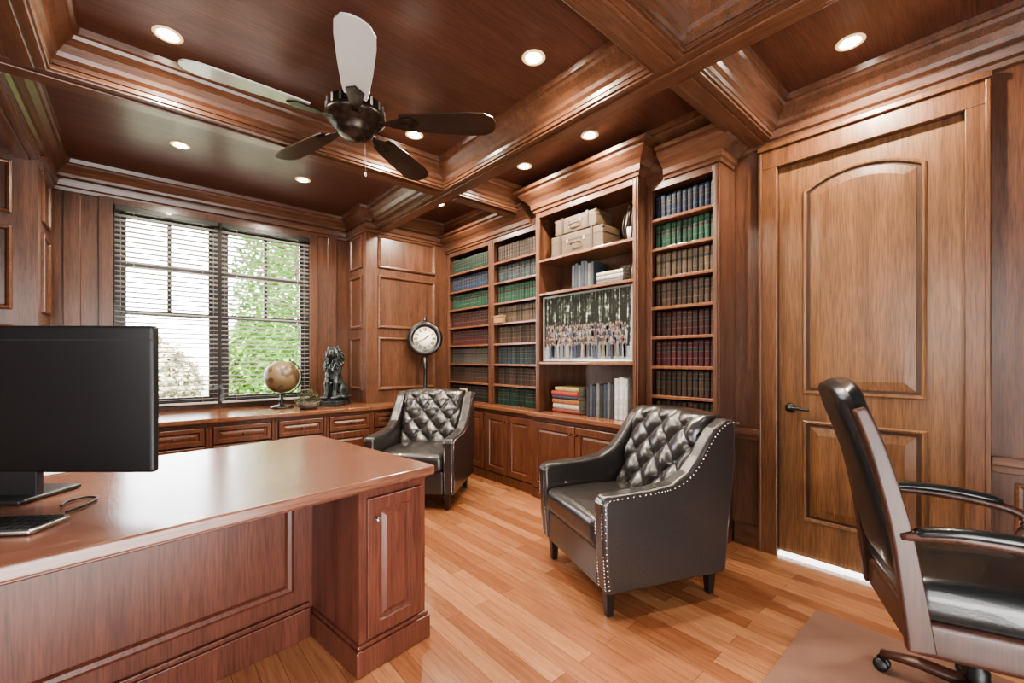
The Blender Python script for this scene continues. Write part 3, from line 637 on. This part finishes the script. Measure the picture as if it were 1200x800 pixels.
# ------------------------------------------------------------------ armchairs
LEGM = plain("black_leg", (.012, .009, .008), .3, coat=.3)
def armchair(loc, face, label, sc=1.0):
    c = thing("armchair", (*loc, 0), math.atan2(face[1], face[0])+pi/2, label, "armchair"); c.scale = (sc, sc, sc)
    top = [(-.375, .555), (-.36, .585), (-.33, .593), (-.1, .602), (.03, .618), (.12, .665), (.185, .735), (.235, .81), (.29, .875), (.36, .918), (.425, .915)]
    poly = [(-.345, .13)]+[(-.365, .30)]+top+[(.425, .7), (.39, .4), (.36, .13)]
    for s in (-1, 1):
        a = mk("side_arm", prism(poly, s*.29, s*.38, 'YZ'), LEA, c, bevel=.022, bseg=4)
        g = []; path = smoothpts([(0, *p) for p in [(-.352, .15), (-.368, .32)]+top], 8); acc = 0
        for i in range(1, len(path)):
            acc += (path[i]-path[i-1]).length
            if acc > .0145:
                acc = 0
                g.append(sphere((s*.3805, path[i].y+.016, path[i].z-.018), (.003, .005, .005), 6, 4))
        for zz in [.155+.0155*i for i in range(27)]:
            for xx in (.305, .364): g.append(sphere((s*xx, -.346-.012*min(1, (zz-.13)/.17)-.004-(.008 if zz > .4 else 0), zz), (.005, .003, .005), 6, 4))
        t = mk("nailhead_trim", g, STUD, c); t["kind"] = "stuff"; t["label"] = "row of pewter nailheads"
    mk("seat_base", gbox((-.289, -.345, .13), (.289, .34, .32)), LEA, c, bevel=.015, bseg=3)
    mk("seat_cushion", rbox((0, -.09, .385), (.575, .56, .14), .045, 8, .035), LEA, c)
    nu, nv = 60, 60; W = .288; v = []; f = []
    sx, sz, z0_ = .175, .19, .47
    def P(i, j, back):
        x = -W+2*W*i/nu; t = j/nv; zt = .93+.014*(1-(x/W)**2); z = .40+(zt-.40)*t
        y = .16+.17*t
        if back: return (x*1.0, y+.09+.02*(1-t), z)
        p_ = x/sx+(z-z0_)/sz; q_ = x/sx-(z-z0_)/sz
        puff = (abs(sin(pi*p_))*abs(sin(pi*q_)))**.4
        edge = min(1, min(i, nu-i)/5)*min(1, min(j, nv-j)/5)
        edge = sqrt(edge) if edge > 0 else 0
        return (x+.003*sin(z*90), y-.012-(.046+.004*sin(x*37+z*23))*puff*edge-.02*edge, z)
    for b_ in (0, 1):
        for j in range(nv+1):
            for i in range(nu+1): v.append(P(i, j, b_))
    M = (nu+1)*(nv+1); id_ = lambda i, j, b_: b_*M+j*(nu+1)+i
    for j in range(nv):
        for i in range(nu):
            f.append((id_(i, j, 0), id_(i+1, j, 0), id_(i+1, j+1, 0), id_(i, j+1, 0))); f.append((id_(i, j, 1), id_(i, j+1, 1), id_(i+1, j+1, 1), id_(i+1, j, 1)))
    for i in range(nu):
        f.append((id_(i, nv, 0), id_(i+1, nv, 0), id_(i+1, nv, 1), id_(i, nv, 1))); f.append((id_(i, 0, 1), id_(i+1, 0, 1), id_(i+1, 0, 0), id_(i, 0, 0)))
    for j in range(nv):
        f.append((id_(0, j, 0), id_(0, j+1, 0), id_(0, j+1, 1), id_(0, j, 1))); f.append((id_(nu, j, 1), id_(nu, j+1, 1), id_(nu, j+1, 0), id_(nu, j, 0)))
    back = mk("backrest", (v, f, 0, True), LEA, c); back["label"] = "diamond-tufted leather back"
    fb = None
    for a_ in range(-4, 8):
        for b_ in range(-8, 8):
            x = sx*(a_+b_)/2; z = z0_+sz*(a_-b_)/2
            if abs(x) < W-.03 and .5 < z < .90:
                t = (z-.40)/.54; loc_ = Vector((x, .16+.17*t-.036, z))
                if fb is None:
                    fb = mk("button", sphere((0, 0, 0), (.011, .007, .011), 10, 6), LEA, None)
                    o = fb
                else: o = fb.copy(); COL.objects.link(o)
                o.parent = back; o.location = loc_-back.location
    for x in (-.31, .31):
        for y in (-.30, .31):
            lg = mk("leg", prism([(x-.02, y-.02), (x+.02, y-.02), (x+.02, y+.02), (x-.02, y+.02)], 0, .13, 'XY'), LEGM, c, bevel=.003)
            for vv in lg.data.vertices:
                k = 1.25 if vv.co.z > 0 else .8
                vv.co.x *= k; vv.co.y *= k
    return c
armchair((2.09, 1.42), (-.929, .370), "dark leather tufted armchair with nailhead trim beside the door")
armchair((1.91, 3.41), (-.75, -.66), "dark leather tufted armchair with nailhead trim near the clock")
# ------------------------------------------------------------------ office chair
mat_ = mk("chair_mat", gbox((1.35, -.95, 0.0005), (2.5, .6, .008)), plain("mat_brown", (.22, .125, .095), .22, var=.04, bscale=5, coat=.5), bevel=.002, label="pale brown glossy mat under the office chair", cat="chair mat")
OW = wood("office_chair_wood", (.030, .010, .006), (.075, .026, .014), 'Z', 1, .45, .05)
oc = thing("office_chair", (2.165, .055, .008), math.atan2(-.928, .371)+pi/2, "wood-framed office chair with black leather upholstery", "office chair")
mk("seat_cushion", rbox((0, -.01, .46), (.52, .52, .13), .05, 8, .03), LEAB, oc)
mk("seat_frame", [rbox((0, -.01, .345), (.51, .51, .115), .02, 4)], OW, oc)
def strip(yz, x0, x1, wd, t):
    P = smoothpts([(0, *p) for p in yz], 6); l = []; r = []
    for i, p in enumerate(P):
        d = (P[min(i+1, len(P)-1)]-P[max(i-1, 0)]).normalized(); nn = Vector((0, d.z, -d.y)); k = i/(len(P)-1)
        ww = wd[0]+(wd[1]-wd[0])*k
        l.append(((p+nn*ww).y, (p+nn*ww).z)); r.append(((p-nn*ww).y, (p-nn*ww).z))
    return prism(l+r[::-1], x0, x1, 'YZ')
for s in (-1, 1):
    mk("back_stile", strip([(.22, .30), (.245, .50), (.275, .70), (.33, .93), (.375, 1.06)], s*.222, s*.262, (.036, .018), 0), OW, oc, bevel=.008, bseg=3)
nu, nv = 20, 28; v = []; f = []
cv = smoothpts([(0, .235, .49), (0, .262, .66), (0, .31, .86), (0, .37, 1.04), (0, .405, 1.13)], 7)
nv = len(cv)-1
for side in (0, 1):
    for j, p in enumerate(cv):
        t = j/nv; hw = .22*(1-max(0, (t-.82)/.18)**2*.35)*(.92+.08*min(1, t*4))
        for i in range(nu+1):
            u = -1+2*i/nu; e = (1-abs(u)**6)*(1-abs(2*t-1)**10); thk = .042*max(0, e)**.5
            dd = (cv[min(j+1, nv)]-cv[max(j-1, 0)]).normalized(); nn = Vector((0, dd.z, -dd.y))
            zt = p.z+(.02*(1-u*u) if t > .8 else 0)
            off = thk if side else -thk*1.1
            v.append((u*hw, p.y+nn.y*off, zt+nn.z*off))
M = (nu+1)*(nv+1)
for j in range(nv):
    for i in range(nu):
        a = j*(nu+1)+i; f.append((a, a+1, a+nu+2, a+nu+1)); f.append((M+a, M+a+nu+1, M+a+nu+2, M+a+1))
mk("backrest", (v, f, 0, True), LEAB, oc)
for s in (-1, 1):
    path = smoothpts([(s*.25, .27, .66), (s*.28, .15, .685), (s*.29, -.02, .68), (s*.285, -.18, .655), (s*.27, -.23, .62), (s*.262, -.21, .55), (s*.255, -.15, .44), (s*.25, -.13, .36)], 5)
    mk("armrest", tube(path, .017, 10), OW, oc)
    mk("arm_pad", tube(smoothpts([(s*.255, .24, .675), (s*.28, .14, .700), (s*.29, -.02, .700), (s*.287, -.17, .678)], 5), [.014]+[.024]*14+[.016], 10, 0, .7), LEAB, oc)
mk("gas_column", lathe([(0, .06), (.03, .06), (.03, .16), (.02, .17), (.02, .26), (.09, .27), (.09, .29), (0, .29)], seg=18), PLASTIC, oc)
for k in range(5):
    a = radians(60+72*k)
    lg = mk("base_leg", tube([(.02*cos(a), .02*sin(a), .10), (.15*cos(a), .15*sin(a), .092), (.26*cos(a), .26*sin(a), .068)], [.032, .028, .02], 10, 0, .7), OW, oc)
    for s in (-1, 1):
        cw = lathe([(0, -.009), (.022, -.009), (.025, 0), (.022, .009), (0, .009)], (0, 0, 0), 16, axis='Y')
        w = mk("caster", cw, PLASTIC, oc, origin=(0, 0, 0)); w.rotation_euler = (0, 0, a)
        w.location = (.26*cos(a)-s*.014*sin(a), .26*sin(a)+s*.014*cos(a), .026)
    mk("caster_stem", lathe([(0, .02), (.006, .02), (.006, .06), (.016, .05), (0, .07)], (.26*cos(a), .26*sin(a), 0), 10), PLASTIC, oc)
# ------------------------------------------------------------------ globe
gx, gy = 1.03, 4.58
gm, nt, bb = newmat("antique_globe_map"); N = nt.nodes.new; L = nt.links.new
tc = N("ShaderNodeTexCoord"); n = N("ShaderNodeTexNoise"); n.inputs["Scale"].default_value = 9; n.inputs["Detail"].default_value = 5; L(tc.outputs["Object"], n.inputs["Vector"])
r = N("ShaderNodeValToRGB"); r.color_ramp.elements[0].position = .5; r.color_ramp.elements[0].color = (.17, .12, .068, 1); r.color_ramp.elements[1].position = .53; r.color_ramp.elements[1].color = (.08, .047, .026, 1)
L(n.outputs["Fac"], r.inputs["Fac"]); L(r.outputs["Color"], bb.inputs["Base Color"]); bb.inputs["Roughness"].default_value = .35
gl_ = thing("globe", (gx, gy, .762), radians(-20), "antique tan globe on a dark turned stand", "globe")
mk("sphere", sphere((0, 0, .30), .155, 32, 20), gm, gl_)
mk("meridian", tube([(.172*cos(radians(a)), 0, .30+.172*sin(radians(a))) for a in range(-115, 76, 8)], .006, 8), BRONZE, gl_)
mk("stand", lathe([(0, 0), (.10, 0), (.10, .012), (.08, .022), (.03, .03), (.018, .05), (.028, .07), (.014, .09), (.016, .13), (0, .135)], seg=24), LEGM, gl_)
bk = thing("basket", (1.20, 4.32, .762), 0, "small grey-brown woven basket with mossy greenery beside the globe", "basket")
mk("bowl", [lathe([(0, 0), (.07, 0), (.095, .03), (.10, .06), (.095, .065), (.085, .035), (0, .02)], seg=24)], plain("wicker", (.09, .07, .055), .7, bump=.8, bscale=60, var=.5), bk)
g = []
for i in range(600):
    a = random.uniform(0, 2*pi); rr = .115*sqrt(random.random()); z = .05+.14*(1-(rr/.12)**2)*random.random()**.4; s = .022
    d = Vector((random.uniform(-1, 1), random.uniform(-1, 1), random.uniform(0, 1))).normalized()*s; e = Vector((random.uniform(-1, 1), random.uniform(-1, 1), 0)).normalized()*s*.4
    p = Vector((rr*cos(a), rr*sin(a), z)); g.append(([tuple(p-e), tuple(p+d*.5), tuple(p+e), tuple(p+d)], [(0, 1, 2, 3)], 0, False))
fo = mk("foliage", g, plain("moss_green", (.08, .085, .045), .7, var=.6, bscale=20), bk); fo["kind"] = "stuff"
# lion statue
PAT = plain("patina_bronze", (.036, .044, .044), .4, metal=.4, var=.7, bscale=25, bump=.5)
lion = thing("lion_statue", (1.50, 4.50, .762), radians(-45), "seated lion statue with dark bronze patina on plinth", "statue")
mk("plinth", [gbox((-.10, -.14, 0), (.10, .15, .05)), gbox((-.09, -.13, .05), (.09, .14, .065))], PAT, lion, bevel=.006)
g = [tube([(0, .085, .14), (0, .055, .24), (0, .01, .35), (0, -.01, .44)], [.080, .070, .068, .056], 16), sphere((0, -.035, .33), (.060, .056, .10), 16, 12),
     sphere((0, .005, .485), (.078, .068, .115), 18, 12), sphere((0, -.06, .525), (.048, .054, .054), 16, 12), sphere((0, -.112, .508), (.028, .038, .025), 14, 10), sphere((0, -.144, .520), (.013, .011, .009), 10, 8), sphere((0, -.105, .484), (.021, .026, .012), 10, 8),
     tube(smoothpts([(0, .14, .09), (.07, .16, .085), (.115, .10, .085), (.108, .0, .085)], 5), .012, 8), sphere((.108, -.02, .088), (.018, .03, .018), 10, 8)]
for s in (-1, 1):
    g += [sphere((s*.062, .06, .145), (.038, .085, .082), 14, 10), tube([(s*.072, .01, .095), (s*.074, -.07, .085)], [.028, .022], 10), sphere((s*.074, -.085, .082), (.024, .038, .019), 12, 8),
          tube([(s*.044, -.03, .34), (s*.048, -.07, .23), (s*.042, -.075, .15), (s*.042, -.09, .09)], [.037, .025, .020, .021], 12), sphere((s*.042, -.112, .082), (.025, .036, .019), 12, 8),
          sphere((s*.044, -.02, .588), (.015, .010, .020), 10, 8), sphere((s*.021, -.108, .540), (.009, .009, .007), 8, 6)]
for i in range(110):
    a = random.uniform(0, 2*pi); z = random.uniform(.31, .60); tz = (z-.465)/.155; rr = sqrt(max(.06, 1-tz*tz))
    x = .083*rr*cos(a); y = .0+.075*rr*sin(a)-(.025 if z < .42 else 0)
    if y < -.03 and abs(x) < .046 and z > .47: continue
    w_ = random.uniform(-.011, .011)
    g.append(tube([(x*.85, y*.9, z+.022), (x*1.1+w_, y*1.1, z), (x*1.08, y*1.05+w_, z-.022), (x*1.0-w_, y, z-.045)], [.008, .010, .009, .004], 7))
bd = mk("body", g, PAT, lion)
rm = bd.modifiers.new("remesh", 'REMESH'); rm.mode = 'VOXEL'; rm.voxel_size = .0035; rm.use_smooth_shade = True
# clock
ck = thing("clock", (2.40, 4.24, .762), radians(-38), "black round table clock with roman numerals on a stand", "clock")
mk("stand", [lathe([(0, 0), (.10, 0), (.10, .02), (.07, .035), (.04, .055), (.026, .08), (.034, .11), (.020, .15), (.018, .36), (.030, .39), (.018, .42), (.024, .52), (0, .52)], seg=20)], LEGM, ck)
cz = .70
mk("case", [lathe([(0, .035), (.17, .035), (.192, .02), (.194, -.025), (.178, -.042), (.138, -.036), (.130, -.02), (0, -.02)], (0, 0, cz), 40, axis='Y')], LEGM, ck)
mk("finial", [lathe([(0, 0), (.014, 0), (.024, .02), (.010, .035), (.014, .05), (0, .06)], (0, 0, cz+.188), 12)], LEGM, ck)
mk("dial", lathe([(0, -.0205), (.130, -.0205), (.130, -.023), (0, -.023)], (0, 0, cz), 40, axis='Y'), plain("dial_cream", (.60, .56, .47), .5, var=.05), ck)
def bar(cx, cz_, w, hgt, ang, y=-.0245):
    c_, s_ = cos(ang), sin(ang); pts = []
    for a, b in ((-w/2, -hgt/2), (w/2, -hgt/2), (w/2, hgt/2), (-w/2, hgt/2)): pts.append((cx+a*c_-b*s_, cz_+a*s_+b*c_))
    return prism(pts, y, y+.0015, 'XZ')
num = ["XII", "I", "II", "III", "IIII", "V", "VI", "VII", "VIII", "IX", "X", "XI"]; g = []
for i, t in enumerate(num):
    ang = -2*pi*i/12; wd = {'I': .009, 'V': .017, 'X': .018}; tot = sum(wd[ch] for ch in t); off = -tot/2
    for ch in t:
        c0 = off+wd[ch]/2; off += wd[ch]
        def put(lx, lz, w, hh, la):
            X = lx; Z = .101+lz
            return bar(X*cos(ang)-Z*sin(ang), cz+X*sin(ang)+Z*cos(ang), w, hh, ang+la)
        if ch == 'I': g.append(put(c0, 0, .0055, .038, 0))
        if ch == 'V': g += [put(c0-.003, 0, .006, .039, .2), put(c0+.0035, 0, .0035, .039, -.2)]
        if ch == 'X': g += [put(c0, 0, .006, .040, .3), put(c0, 0, .0035, .040, -.3)]
mk("numerals", g, PLASTIC, ck)
mk("hour_hand", bar(.022, cz+.018, .010, .065, radians(-50), -.027), PLASTIC, ck); mk("minute_hand", bar(-.030, cz-.014, .007, .085, radians(115), -.029), PLASTIC, ck)
cd = thing("desk_card", (2.72, 3.95, .762), radians(-70), "small framed card standing on the counter", "card")
mk("frame", gbox((-.06, 0, 0), (.06, .012, .16)), BRONZE, cd, bevel=.002); mk("card", gbox((-.048, -.002, .014), (.048, 0, .146)), plain("card_cream", (.45, .36, .2), .6, var=.1), cd)
# ------------------------------------------------------------------ outside
lawn = mk("lawn", gbox((-25, 10.0, -.62), (35, 60, -.6)), plain("grass", (.19, .22, .12), .9, var=.4, bscale=3), label="sunlit green lawn outside the window", cat="lawn"); lawn["kind"] = S
ground_ = mk("neutral_ground", gbox((-25, Y1+.2, -.62), (35, 9.99, -.6)), plain("neutral_ground_grey", (.24, .20, .17), .9, var=.3, bscale=2), label="unseen grey-brown ground added to cut green bounce light", cat="neutral_ground"); ground_["kind"] = S  # unseen ground added to keep the lawn's green bounce off the ceiling
def tree(x, y, h, r, col, seed, label, name="tree", zlow=.5):
    rnd = random.Random(seed)
    t = thing(name, (x, y, -.6), 0, label, "tree" if name == "tree" else "bush")
    mk("trunk", [tube([(0, 0, 0), (.05, 0, h*.3), (-.05, .05, h*.6), (0, 0, h*.85)], [.14, .11, .08, .03], 10)]+[tube([(0, 0, h*(.25+.1*k)), (r*.5*cos(k*2.1), r*.5*sin(k*2.1), h*(.45+.1*k))], [.05, .02], 6) for k in range(5)], plain("bark_%d" % seed, (.12, .09, .07), .9, var=.4, bscale=12), t)
    g = []
    for i in range(8500):
        while True:
            p = Vector((rnd.uniform(-1, 1), rnd.uniform(-1, 1), rnd.uniform(-1, 1)))
            if .35 < p.length < 1: break
        p = Vector((p.x*r, p.y*r, zlow+(h-zlow)*(p.z*.5+.5)))
        s = rnd.uniform(.06, .11); d = Vector((rnd.uniform(-1, 1), rnd.uniform(-1, 1), rnd.uniform(-1, .3))).normalized(); e = d.cross(Vector((rnd.uniform(-1, 1), rnd.uniform(-1, 1), 1))).normalized()
        g.append(([tuple(p), tuple(p+d*s+e*s*.5), tuple(p+d*s*2), tuple(p+d*s-e*s*.5)], [(0, 1, 2, 3)], 0, False))
    f = mk("foliage", g, plain("leaf_%d" % seed, col, .7, var=.6, bscale=2.5), t); f["kind"] = "stuff"
tree(2.85, 10.8, 6.5, 1.4, (.075, .20, .012), 1, "leafy green tree on the lawn"); tree(5.0, 16, 7.5, 2.2, (.07, .17, .015), 2, "tall green tree behind the first")
tree(2.6, 14.5, 3.2, .9, (.12, .24, .03), 3, "low green bush on the lawn", "bush", .2); tree(-.6, 19, 3.0, 1.8, (.40, .36, .22), 4, "autumn brown bush across the lawn", "bush", .2)
tree(.3, 15, 2.2, 1.0, (.40, .37, .24), 5, "dry golden bush across the lawn", "bush", .2)
# ------------------------------------------------------------------ light
sc = bpy.context.scene
w = bpy.data.worlds.new("World"); sc.world = w; w.use_nodes = True
nt = w.node_tree; bg = nt.nodes["Background"]; bg.inputs[0].default_value = (.92, .96, 1, 1); bg.inputs[1].default_value = 15
sl = bpy.data.lights.new("sun", 'SUN'); sl.energy = 10; sl.angle = .01; sl.color = (1, .95, .85)
so = bpy.data.objects.new("sun", sl); so.rotation_euler = (radians(48), 0, radians(-20)); COL.objects.link(so)
pl = bpy.data.lights.new("window_portal", 'AREA'); pl.shape = 'RECTANGLE'; pl.size = 1.6; pl.size_y = 1.8; pl.cycles.is_portal = True
po = bpy.data.objects.new("window_portal", pl); po.location = (.6, Y1+.12, 1.67); po.rotation_euler = (radians(-90), 0, 0); COL.objects.link(po)
def area(name, loc, target, sx, sy, e, col=(1, 1, 1)):
    l = bpy.data.lights.new(name, 'AREA'); l.shape = 'RECTANGLE'; l.size = sx; l.size_y = sy; l.energy = e; l.color = col
    o = bpy.data.objects.new(name, l); o.location = loc; o.rotation_euler = (Vector(target)-Vector(loc)).to_track_quat('-Z', 'Y').to_euler(); COL.objects.link(o)
area("room_fill", (-.2, -1.3, 1.5), (1.4, 2.5, 1.9), 2.2, 1.6, 70, (1, .99, .97))  # added fill light, unseen behind the camera
area("room_fill", (-1.6, .6, 1.7), (2.5, 2.4, 1.4), 1.2, 1.2, 33, (1, .99, .97))  # second added fill, out of view to the left
area("ceiling_fill", (.4, -.9, .35), (1.0, 2.6, 2.8), 2.0, .8, 72, (1, .98, .95))  # unseen fill added low down to brighten the ceiling
# ------------------------------------------------------------------ camera
cd = bpy.data.cameras.new("camera"); cam = bpy.data.objects.new("camera", cd); COL.objects.link(cam)
cam.location = (0, 0, 1.23); cam.rotation_euler = (radians(90), 0, radians(-41.02)); cd.sensor_width = 36; cd.lens = 15.0; cd.shift_y = .0175; cd.clip_start = .02; cd.clip_end = 200
sc.camera = cam
sc.view_settings.view_transform = 'AgX'
try: sc.view_settings.look = 'AgX - Medium High Contrast'
except Exception as e: print(e)
sc.view_settings.exposure = .45
